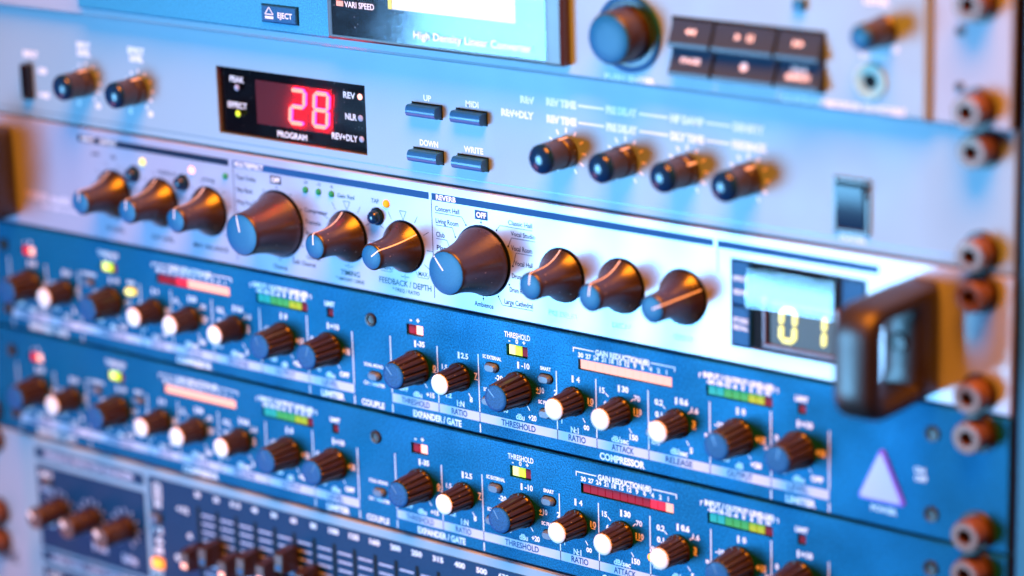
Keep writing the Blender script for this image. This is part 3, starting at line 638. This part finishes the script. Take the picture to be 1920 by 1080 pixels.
# ---- side handles
def handle(xa, xb):
    t = part('handle', None, fx, ((xa + xb) / 2, 0, 22.2)) if False else None
    def arc(cx, cz, r, a0, a1, n=6): return [(cx + r * math.cos(math.radians(a0 + (a1 - a0) * i / n)), cz + r * math.sin(math.radians(a0 + (a1 - a0) * i / n))) for i in range(n + 1)]
    D = 42.5; zt, zb = 17.2, -18.6
    outer = arc(-.1, zb, .01, 0, 0, 1)[:1] + [(0, zb)] + arc(D - 9, zb + 9, 9, -90, 0) + arc(D - 9, zt - 9, 9, 0, 90) + [(0, zt)]
    outer = outer[1:]
    inner = [(14.5, zb + 5.8)] + arc(D - 12, zb + 9.0, 3.6, -90, 0, 4) + arc(D - 12, zt - 9.0, 3.6, 0, 90, 4) + [(14.5, zt - 5.8)]
    bm = bmesh.new(); w = xb - xa
    def ring(pts, x): return [bm.verts.new((x * S, -p[0] * S, p[1] * S)) for p in pts]
    for sgn in (0,):
        pass
    co, ci = len(outer), len(inner)
    def sample(pts, n):
        # resample a closed polyline to n points by angle around the centre so both loops match
        c = (D * .56, -.5); out = []
        for i in range(n):
            a = 2 * math.pi * i / n; d = (math.cos(a), math.sin(a)); best = None
            for p, q in zip(pts, pts[1:] + pts[:1]):
                ex, ez = q[0] - p[0], q[1] - p[1]; den = d[0] * ez - d[1] * ex
                if abs(den) < 1e-9: continue
                tt = ((p[0] - c[0]) * ez - (p[1] - c[1]) * ex) / den; uu = ((p[0] - c[0]) * d[1] - (p[1] - c[1]) * d[0]) / den
                if tt > 0 and -1e-6 <= uu <= 1 + 1e-6: best = tt if best is None else max(best, tt)
            out.append((c[0] + d[0] * best, c[1] + d[1] * best))
        return out
    n = 96; O = sample(outer, n); I = sample(inner, n)
    ch = 2.6
    def lerp(f): return [(o[0] + (i_[0] - o[0]) * f, o[1] + (i_[1] - o[1]) * f) for o, i_ in zip(O, I)]
    loops = [(O, -w / 2 + ch), (lerp(.10), -w / 2 + ch * .3), (lerp(.25), -w / 2), (lerp(.75), -w / 2), (lerp(.9), -w / 2 + ch * .3), (I, -w / 2 + ch),
             (I, w / 2 - ch), (lerp(.9), w / 2 - ch * .3), (lerp(.75), w / 2), (lerp(.25), w / 2), (lerp(.10), w / 2 - ch * .3), (O, w / 2 - ch)]
    R = [ring(p, x) for p, x in loops]
    for a, b in zip(R, R[1:] + R[:1]):
        for i in range(n):
            j = (i + 1) % n; bm.faces.new((a[i], a[j], b[j], b[i]))
    bmesh.ops.recalc_face_normals(bm, faces=bm.faces[:])
    me = bpy.data.meshes.new('handle'); bm.to_mesh(me); bm.free(); me.materials.append(MATS['handle_paint'])
    me.polygons.foreach_set('use_smooth', [True] * len(me.polygons)); me.set_sharp_from_angle(angle=math.radians(50))
    part('handle', me, fx, ((xa + xb) / 2, 0, 22.2))
handle(204.0, 217.8); handle(-216.0, -202.2)
for hx in (210.6, -209.2): panel_screw(fx, hx, 22.8, 3.2, y=-14.8)
for x in (-230.6, 230.6):
    for z in (6.35, 38.1): socket_screw(fx, x, z, ang=random.uniform(0, 1))

# ================================================================== silver reverb unit (z U..2U)
rv = thing('reverb_unit', 'pale silver rack reverb with red number 28 on a black display', 'reverb unit', (0, 0, U))
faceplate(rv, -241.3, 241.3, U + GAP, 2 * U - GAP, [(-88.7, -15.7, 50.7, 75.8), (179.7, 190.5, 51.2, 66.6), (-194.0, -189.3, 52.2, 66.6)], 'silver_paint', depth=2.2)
A = lambda s, x, z, h=1.9, w=None, ink='white_ink', bold=.02, **k: lettering(s, rv, x, z, h * 1.05, w, ink=ink, bold=bold + .02, **k)
mark(rv, MB().line(-241, 0, 241, 0, .35), (0, 47.8), 'edge_metal', 'groove_line', -.03)
d = part('display', MB().box(0, 72.8, 0, .3, 0, 24.9).mesh('display', 'gloss_black', 'flat'), rv, (-88.6, 1.9, 50.8))
part('display_backing', MB().box(0, 37.6, -.25, 0, 0, 16.2).mesh('display_backing', 'digit_red_back', 'flat'), d, (-70.6, 1.9, 55.8))
for ch, x in (('2', -49.3), ('8', -37.9)): seven_seg(d, ch, x, 64.4, 8.0, 13.6, 1.45, ['digit_red_face', 'digit_red_side'], .10, 1.65, thick=1.2)
part('display_pane', MB().box(0, 72.8, 0, .25, 0, 24.9).mesh('display_pane', 'smoked_glass', 'flat'), d, (-88.6, .15, 50.8))
DL = lambda s, x, z, h, w, b=.02: lettering(s, d, x, z, h, w, 'white_ink', b, y=.08)
DL('PEAK', -78.4, 71.6, 2.1, 7.2); DL('EFFECT', -78.8, 61.9, 2.1, 9.6); DL('PROGRAM', -51.9, 53.6, 2.1, 14.6); DL('REV', -23.3, 71.5, 2.2, 5.6); DL('NLR', -22.9, 63.8, 2.2, 5.4); DL('REV+DLY', -26.3, 56.0, 2.2, 12.3)
for x, z, m in ((-78.6, 68.5, 'led_off'), (-78.7, 58.8, 'led_green_lit'), (-18.2, 71.5, 'led_red_lit'), (-18.3, 63.8, 'led_off'), (-18.2, 56.2, 'led_off')):
    part('indicator_light', shared(('dl', m), lambda: MB().lathe([(1.15, .05), (1.1, -.1), (.7, -.22), (.1, -.25)], 20, cap0=False).mesh('indicator_light', m, 60)), d, (x, .05, z))
for x, z, s in ((12.9, 70.0, 'UP'), (32.9, 70.0, 'MIDI'), (12.9, 54.0, 'DOWN'), (32.9, 54.0, 'WRITE')):
    def pill():
        pr = [(-.1, -2.1), (-2.6, -2.1), (-3.6, -1.7), (-4.1, -.8), (-4.1, .6), (-3.6, 1.6), (-2.9, 2.05), (-.1, 2.05)]   # (y,z) profile
        mb = MB(); n = len(pr)
        for xx in (-6.6, 6.6): mb.v += [(xx, y_, z_) for y_, z_ in pr]
        for i in range(n): j = (i + 1) % n; mb.face([i, j, n + j, n + i])
        mb.face(list(range(n))); mb.face(list(range(2 * n - 1, n - 1, -1))); return mb.mesh('push_button', 'button_blue', 30)
    b_ = part('push_button', shared('pill', pill), rv, (x, 0, z))
    part('button_surround', shared('pillr', lambda: MB().quad(-7.0, 7.0, -2.6, 2.6).mesh('button_surround', 'matt_black', 'flat')), b_, (x, -.04, z))
    A(s, x + .3, z + 4.4, 1.9, {'UP': 3.6, 'MIDI': 5.8, 'DOWN': 8.4, 'WRITE': 8.6}[s])
A('REV', 57.4, 78.5, 2.1, 6.2, bold=.05); A('REV+DLY', 53.0, 73.2, 2.1, 14.2, bold=.05)
for z, segs in ((78.9, (('REV TIME', 65.4, 12.6), ('PRE DELAY', 90.3, 12.6), ('HF DAMP', 116.2, 13.2), ('DENSITY', 140.6, 12))), (73.1, (('REV TIME', 65.4, 12.6), ('PRE DELAY', 90.3, 12.6), ('DLY TIME', 116.2, 13.2), ('FEEDBACK', 140.2, 13.4)))):
    for i, (s, x, w) in enumerate(segs):
        A(s, x, z, 2.2, w, bold=.06, align='l')
        if i < 3: mark(rv, MB().line(x + w + .8, z, segs[i + 1][1] - .8, z, .8), (0, 0), 'white_ink', 'ruled_line')
for x, a in ((73.5, .25), (98.0, .45), (122.7, .95), (146.4, .6)):
    knurl_knob(rv, x, 62.7, a)
    ticks(rv, x, 62.7, 6.4, 8.2, [-150 + 30 * k for k in range(11)], .8)
for x, a in ((-158.8, .35), (-130.2, .45)):
    knurl_knob(rv, x, 62.3, a, 14.0)
    ticks(rv, x, 62.3, 6.4, 7.9, [-150 + 30 * k for k in range(11)], .8)
    A('0', x - 5.2, 53.6, 1.8, bold=.06); A('10', x + 5.6, 53.6, 1.8, bold=.06)
A('INPUT', -159.4, 76.6, 2.0, 7.4, bold=.06); A('LEVEL', -159.4, 73.6, 2.0, 7.4, bold=.06); A('EFFECT', -130.6, 77.2, 2.0, 9.0, bold=.06); A('LEVEL', -130.6, 74.2, 2.0, 7.4, bold=.06)
A('INPUT', -190.0, 70.2, 2.0, 8.4, bold=.06); A('-20', -184.0, 64.2, 1.9, 5.5, bold=.06); A('+4dB', -183.8, 54.6, 1.9, 6.2, bold=.06)
part('slide_switch', MB().box(-2.2, 2.2, -3.4, 1.5, -6.9, 6.9, .8).mesh('slide_switch', 'gloss_black', 'flat'), rv, (-191.6, 0, 59.4))
def rocker():
    pr = [(.6, -7.4), (-.6, -7.4), (-1.0, -6.6), (-1.4, -1), (-3.0, 6.2), (-2.8, 7.0), (.6, 7.4)]
    mb = MB(); n = len(pr)
    for xx in (-5.0, 5.0): mb.v += [(xx, y_, z_) for y_, z_ in pr]
    for i in range(n): j = (i + 1) % n; mb.face([i, j, n + j, n + i])
    mb.face(list(range(n))); mb.face(list(range(2 * n - 1, n - 1, -1))); return mb.mesh('power_switch', 'switch_blue', 30)
rk = part('power_switch', rocker(), rv, (185.1, 0, 58.9))
part('switch_surround', MB().box(-6.6, -5.2, -1.0, 0, -8.8, 8.8, .3).box(5.2, 6.6, -1.0, 0, -8.8, 8.8, .3).box(-5.2, 5.2, -1.0, 0, 7.5, 8.8, .3).box(-5.2, 5.2, -1.0, 0, -8.8, -7.5, .3).mesh('switch_surround', 'black_plastic', 'flat'), rk, (185.1, -.02, 58.9))
A('POWER', 185.4, 48.7, 2.0, 9.6, bold=.06)
for x in (-230.6, 230.6):
    for z in (6.35, 38.1): socket_screw(rv, x, U + z, ang=random.uniform(0, 1))

# ================================================================== disc player on top (z 2U..4U)
ZP = 2 * U
pl = thing('disc_player', 'silver and blue rack disc player with wide glass display at the top', 'disc player', (0, 0, ZP))
faceplate(pl, -241.3, 241.3, ZP + GAP, ZP + 2 * U - GAP, [], 'silver_ear', name='rack_plate', y=-3.4, thick=6.4)
PY = -6.0
# fascia: bevelled body standing proud of the ears
fa = faceplate(pl, -153.0, 214.6, ZP + .5, ZP + 2 * U - .6, [(-56.2, -38.0, 96.2, 102.9)], 'silver_paint', depth=1.8, thick=6.0, y=PY, ch=1.3, name='fascia')
part('fascia_overlay', MB().box(-152, -22.9, -.25, 0, 0, 83, .15).mesh('fascia_overlay', 'blue_fascia', 'flat') if False else MB().box(0, 129.2, -.8, 0, 0, 82, .4).mesh('fascia_overlay', 'blue_fascia', 'flat'), pl, (-152.4, PY, 93.0)) if False else None
def tray():
    hole = (-56.2, -38.0, 96.2, 102.9)
    return faceplate(pl, -152.6, -22.9, 92.9, ZP + 2 * U - 1.5, [hole], 'blue_fascia', depth=1.6, thick=2.0, y=PY - 2.0, ch=.8, name='disc_drawer')
tray()
PF = PY - 2.0
ej = part('eject_button', MB().box(-8.4, 8.4, -1.6, 1.2, -3.0, 3.0, .35).mesh('eject_button', 'cap_navy', 'flat'), pl, (-47.1, PF + .6, 99.55))
lettering('EJECT', ej, -44.0, 99.4, 1.9, 7.0, 'white_ink', .02, y=PF - 1.05)
part('eject_symbol', MB().line(-2, 0, 2, 0, .35).line(-2, 0, 0, 2.5, .35).line(2, 0, 0, 2.5, .35).quad(-2, 2, -1.6, -.7).mesh('eject_symbol', 'white_ink', 'flat'), ej, (-51.6, PF - 1.05, 99.4))
part('slot_recess', MB().box(-4, 4, 0, .5, -1.2, 8).mesh('slot_recess', 'matt_black', 'flat'), pl, (-112.5, PF - .3, 104.6))
lettering('PROFESSIONAL', pl, -190, 96.2, 2.0, 26, 'white_ink', .05, y=-3.45)
# display window
wb = part('display', MB().box(0, 103.6, -4.6, 0, 0, 70, .9).mesh('display', 'gloss_plum', 'flat'), pl, (-22.8, PY, 93.7))
part('display_screen', MB().box(0, 94.6, -.15, 0, 0, 60).mesh('display_screen', 'gloss_black', 'flat'), wb, (-20.0, PY - 4.6, 95.4))
part('lit_panel', MB().box(0, 53.4, -.12, 0, 0, 24).mesh('lit_panel', 'lcd_lit', 'flat'), wb, (8.3, PY - 4.75, 106.6))
part('lit_panel', MB().box(0, 1.6, -.12, 0, 0, 24).mesh('lit_panel', 'lcd_yellow', 'flat'), wb, (6.4, PY - 4.75, 106.6), label='yellow edge of the lit panel')
part('display_pane', MB().box(0, 94.6, -.3, 0, 0, 60).mesh('display_pane', 'clear_pane', 'flat'), wb, (-20.0, PY - 5.2, 95.4))
lettering('VARI SPEED', wb, -6.2, 106.7, 2.0, 13.6, 'white_ink', .015, y=PY - 5.58)
part('indicator_light', MB().box(-1.5, 1.5, -.2, 0, -.9, .9).mesh('indicator_light', 'meter_red_lit', 'flat'), wb, (-15.8, PY - 4.8, 106.6))
lettering('High Density Linear Converter', wb, 43.5, 98.9, 2.6, 51, 'white_ink', .01, y=PY - 5.58)
# jog dial
jg = part('jog_dial', MB().lathe([(11.6, 0), (11.6, -.6), (9.0, -.9), (8.9, -3), (8.5, -10.4), (8.0, -11.2), (7.0, -11.4)], 64).mesh('jog_dial', 'black_plastic', 40), pl, (104.9, PY, 106.4))
part('cap', MB().lathe([(7.9, 0), (7.8, -.3), (7.2, -.55), (3.5, -.75), (.3, -.8)], 48, cap0=False).mesh('cap', 'cap_blue', 60), jg, (104.9, PY - 11.2, 106.4))
part('dial_ring', MB().lathe([(12.6, 0), (12.6, -.9), (12.2, -1.1), (10.9, -1.1), (10.6, -.62), (9.2, -.95)], 64, cap0=False, cap1=False).mesh('dial_ring', 'cap_navy', 40), jg, (104.9, PY, 106.4))
lettering('PUSH ENTER', pl, 104.6, 91.6, 1.7, 20, 'white_ink', .05, y=PY - .05)
# transport keys
def wedge(w, h):
    pr = [(0, h / 2), (-1.0, h / 2), (-3.6, -h / 2 + 2.0), (-4.2, -h / 2 + 1.5), (-4.2, -h / 2 + .2), (-3.9, -h / 2), (0, -h / 2)]
    mb = MB(); n = len(pr)
    for xx in (-w / 2, w / 2): mb.v += [(xx, y_, z_) for y_, z_ in pr]
    for i in range(n): j = (i + 1) % n; mb.face([i, j, n + j, n + i])
    mb.face(list(range(n))); mb.face(list(range(2 * n - 1, n - 1, -1))); return mb.mesh('transport_key', 'key_blue', 30)
part('key_surround', MB().box(-28.6, 28.6, -.5, 0, -9.6, 9.6, .2).mesh('key_surround', 'matt_black', 'flat'), pl, (150.4, PY, 104.1))
def sym(k):
    mb = MB()
    tr = lambda x, d: mb.v.extend([(x, 0, -1.1), (x + 1.9 * d, 0, 0), (x, 0, 1.1)]) or mb.face([len(mb.v) - 3, len(mb.v) - 2, len(mb.v) - 1])
    if k == 'rw': tr(0, -1); tr(2.0, -1)
    if k == 'ff': tr(-2.0, 1); tr(0, 1)
    if k == 'pp': tr(-3, 1); mb.quad(1.4, 2.1, -1.1, 1.1); mb.quad(2.8, 3.5, -1.1, 1.1)
    if k == 'rec': mb.lathe([(1.4, 0), (.1, -.01)], 20, cap0=False)
    if k == 'stop': mb.quad(-1.3, 1.3, -1.1, 1.1)
    return mb.mesh('key_symbol', 'white_ink', 'flat')
for r_, z in ((0, 108.6), (1, 99.4)):
    for c_, (x, w) in enumerate(((130.4, 15.4), (150.6, 22.4), (170.8, 15.4))):
        kb = part('transport_key', shared(('wk', w), lambda: wedge(w, 8.3)), pl, (x, PY, z))
        tilt = math.atan2(2.6, 5.3)
        k = (('rw', 'pp', 'ff'), (None, 'rec', None))[r_][c_]
        if k: o = part('key_symbol', shared(('sym', k), lambda: sym(k)), kb, (x, PY - 2.55, z + 1.0)); o.rotation_euler = (-tilt, 0, 0)
        else:
            for q, s in enumerate((('PAGE',), (), ('TRACK', 'SEARCH'))[c_]):
                o = lettering(s, kb, x, z + 1.0 + (1.0 - 2.1 * q if c_ else 0), 1.7, {'PAGE': 7.5, 'TRACK': 6.6, 'SEARCH': 8.6}[s], 'white_ink', .05, y=PY - 2.55 + (.4 - 1.0 * q * .95 if c_ else 0)); o.rotation_euler = (-tilt, 0, 0)
part('memory_button', MB().box(-2, 2, -2, 0, -1.6, 1.6, .4).mesh('memory_button', 'cap_blue', 'flat'), pl, (169.9, PY, 121.3))
comp_like = part('knob', MB().lathe([(4.7, 0), (4.7, -1.0), (4.3, -1.4), (4.1, -12.2), (3.6, -13)], 40).mesh('knob', 'black_plastic', 40), pl, (199.5, PY, 115.8), .3)
part('cap', MB().lathe([(3.7, 0), (3.5, -.4), (1.5, -.6), (.1, -.6)], 32, cap0=False).mesh('cap', 'cap_blue', 60), comp_like, (199.5, PY - 12.9, 115.8))
lettering('PHONES', pl, 196.0, 107.6, 1.7, 9, 'white_ink', .05, y=PY - .05); lettering('10', pl, 203.5, 110.6, 1.7, None, 'white_ink', .06, y=PY - .05); lettering('LEVEL', pl, 197.0, 124.6, 1.9, 9, 'white_ink', .05, y=PY - .05)
jk = part('headphone_socket', MB().lathe([(5.8, 0), (5.8, -.5), (5.2, -1.0), (3.6, -.6), (2.35, 0), (2.3, 4)], 40, cap0=False).mesh('headphone_socket', 'chrome_mint', 40), pl, (194.9, PY, 100.0))
part('socket_hole', MB().lathe([(2.32, 0), (2.32, 1.6)], 24, cap0=False, cap1=False).lathe([(2.3, -.02), (.1, -.021)], 24, cap0=False).mesh('socket_hole', 'matt_black', 'flat'), jk, (194.9, PY - .1, 100.0))
lettering('CD-R/CD-RW RECORDER REWRITABLE', pl, 185.0, 91.6, 1.9, 44, 'white_ink', .05, y=PY - .05)
for z in (101.0, 117.7): panel_screw(pl, 224.0, z, 1.4, y=-3.4)
for x in (-230.6, 230.6):
    for z in (95.2, 127.0): socket_screw(pl, x, z, y=-3.4, ang=random.uniform(0, 1))

# ================================================================== graphic equalizer (z -2U..-4U)
ZE = -2 * U
eq = thing('graphic_equalizer', 'dark blue graphic equalizer with rows of black faders, at the bottom of the rack', 'equalizer', (0, 0, ZE - 2 * U))
faceplate(eq, -241.3, 241.3, ZE - 2 * U + GAP, ZE - GAP, [], 'silver_ear', name='rack_plate')
faceplate(eq, -213.5, 213.5, ZE - 2 * U + 1, ZE - .6, [], 'silver_paint', thick=.7, y=-.7, ch=.25, name='raised_frame')
def field(x0, x1, z0, z1, m='navy_panel', name='control_field'):
    return part(name, MB().box(0, x1 - x0, -.3, 0, 0, z1 - z0, .12).mesh(name, m, 'flat'), eq, (x0, -.7, z0))
field(-204.2, -141.2, -97.9, -93.2); field(-204.2, -141.2, -136.6, -100.6); field(-204.2, -141.2, -142.6, -137.9); field(-204.2, -141.2, -172, -145)
field(-138.4, 204.2, -172, -92.9)
EY = -1.05
Q = lambda s, x, z, h=1.9, w=None, ink='white_ink', bold=.05, **k: lettering(s, eq, x, z, h, w, ink=ink, bold=bold, y=EY, **k)
Q('FEEDBACK DETECTION EQUALIZER', -172.5, -95.5, 2.4, 52, 'grey_ink'); Q('HIGH PASS / LOW PASS FILTER', -172.5, -140.3, 2.4, 52, 'grey_ink')
Q('INPUT', -198.5, -104.6, 2.4, 7.5); Q('LEVEL', -198.5, -110.6, 2.4, 7.5, 'grey_ink')
part('slide_switch', MB().box(-2.6, 2.6, -1.6, 0, -1.3, 1.3, .4).mesh('slide_switch', 'black_plastic', 'flat'), eq, (-197.5, EY, -107.6))
Q('20', -198.6, -125.6, 2.4, 7.5, 'grey_ink'); Q('400', -186.4, -127.4, 2.2, 6.5, 'grey_ink'); Q('Hz', -168.5, -129.4, 3.2, 8.6, 'grey_ink'); Q('kHz', -151.5, -131.2, 3.2, 8.6, 'grey_ink')
Q('LOW', -197.5, -148.3, 2.6, 8); Q('HIGH', -176, -150, 2.4, 8)
def eq_knob(x, z, a):
    k = part('knob', shared('ek', lambda: MB().lathe([(5.1, 0), (5.1, -.7), (4.75, -1.1), (4.45, -13.2), (4.1, -14.0)], 56, lambda i, y: 1 - .03 * (i % 4 == 0) * (y < -1.2)).mesh('knob', 'black_plastic', 35)), eq, (x, EY, z), a)
    part('pointer', shared('ekp', lambda: MB().box(-.9, .9, -.3, .1, .6, 4.0, .1).mesh('pointer', 'white_ink', 'flat')), k, (x, EY - 14.0, z))
    ticks(eq, x, z, 6.4, 8.4, [-150 + 30 * q for q in range(11)], .75, 'grey_ink').location.y = EY * S
    return k
for x, a in ((-191.6, -.9), (-172.6, -.9), (-153.2, -.9)): eq_knob(x, -118.0, a)
for x in (-182, -160): eq_knob(x, -158.0, .4)
for x in (-179.6, -161.5, -141.8): pass
# status column
mark(eq, MB().line(-1.9, -3.2, -1.9, 3.2, .7).line(1.9, -3.2, 1.9, 3.2, .7).line(-1.9, 3.2, 1.9, 3.2, .7).line(-1.9, -3.2, 1.9, -3.2, .7).quad(-.7, .7, -2.2, 2.2), (-133.5, -98.6), 'white_ink', 'printed_mark', EY)
Q('IN', -133.6, -104.0, 2.6, 3.6); Q('12', -133.8, -114.8, 2.4, 4.4); Q('6', -134.0, -119.2, 2.4, 4.4); Q('dB', -134.6, -123.4, 3.0, 4.8); Q('OUT', -135.3, -133.6, 2.6, 5.4)
for z, m in ((-109.8, 'button_grey'), (-128.8, 'led_orange_lit')):
    part('push_button', MB().box(-2.6, 2.6, -2.2, 0, -1.9, 1.9, .5).mesh('push_button', m, 'flat'), eq, (-134.6, EY, z))
Q('+12', -119.8, -103.4, 2.2, 6.5); Q('6', -116.6, -113.6, 2.0, 2.6); Q('0', -124.0, -124.2, 2.2, 2.8)
FREQ = ('20', '25', '31.5', '40', '50', '63', '80', '100', '125', '160', '200', '250', '315', '400', '500', '630', '800', '1k', '1.25', '1.6', '2k', '2.5', '3.15', '4k')
capz = [-118.0, -114.2, -117.2, -113.6, -114.4, -107.6, -113.4, -117.0, -115.4, -112.6, -110.8, -112.0, -115.0, -118.0, -119.5, -121.0]
for i, s in enumerate(FREQ):
    x = -111.0 + 10.18 * i
    Q(s, x, -95.4, 1.9, {1: 2.0, 2: 3.2, 3: 5.0, 4: 5.4}[len(s)], bold=.05)
    sl = part('fader', shared('fs', lambda: MB().box(-.75, .75, -.08, 0, -46, 0).mesh('fader', 'matt_black', 'flat')), eq, (x, EY, -100.3))
    cz = capz[i] if i < len(capz) else -124 + 4 * math.sin(i)
    def capm():
        pr = [(0, 2.4), (-4.5, 2.5), (-8.4, 1.9), (-9.0, 1.2), (-9.2, -5.4), (-8.7, -6.2), (-4.5, -6.6), (0, -6.8)]
        mb = MB(); n = len(pr)
        for xx, kx in ((-2.2, 1), (2.2, 1)): mb.v += [(xx * (1 - .12 * (-y_ / 9)), y_, z_) for y_, z_ in pr]
        for q in range(n): j = (q + 1) % n; mb.face([q, j, n + j, n + q])
        mb.face(list(range(n))); mb.face(list(range(2 * n - 1, n - 1, -1))); return mb.mesh('fader_cap', 'black_plastic', 30)
    cp = part('fader_cap', shared('fc', capm), sl, (x, EY - .3, cz))
    part('fader_lamp', shared(('fl', i in (0, 2, 4)), lambda: MB().box(-1.5, 1.5, -.25, 0, -1.1, 1.0, .15).mesh('fader_lamp', 'led_red_lit' if i in (0, 2, 4) else 'cap_blue', 'flat')), sl, (x, EY - 9.45, cz - 3.8))
    if i < len(FREQ) - 1:
        mb = MB()
        for q in range(13): mb.line(1.7, -3.1 - q * 3.45, 8.5, -3.1 - q * 3.45, .75 if q != 6 else 1.1)
        mark(eq, mb, (x, -100.3), 'grey_ink', 'scale_marks', EY)
lettering('GRAPHIC', eq, -227, -146, 5, 13, 'navy_ink', .03, y=-.05); lettering('EQUALIZER', eq, -227, -138, 2.5, 12, 'grey_ink', .03, y=-.05)
for x in (-230.6, 230.6):
    for z in (-6.35, -38.1, -50.8, -82.55): socket_screw(eq, x, ZE + z, ang=random.uniform(0, 1))

# ================================================================== the rack that carries the units
rack = thing('equipment_rack', 'black steel rack rail and blue cabinet side at the right edge', 'rack', (0, 0, -4 * U))
for sx in (-1, 1):
    part('rack_rail', MB().box(-9.5, 9.5, 0, 22, 0, 8 * U).mesh('rack_rail', 'rail_black', 'flat'), rack, (sx * 233.6, 3.2, -4 * U))
    part('cabinet_side', MB().box(-9, 9, -1.0, 300, 0, 8 * U, 1.2).mesh('cabinet_side', 'cabinet_blue', 'flat'), rack, (sx * 253.0, 0, -4 * U))
part('cabinet_back', MB().box(-243, 243, 0, 5, 0, 8 * U).mesh('cabinet_back', 'rail_black', 'flat'), rack, (0, 294, -4 * U))
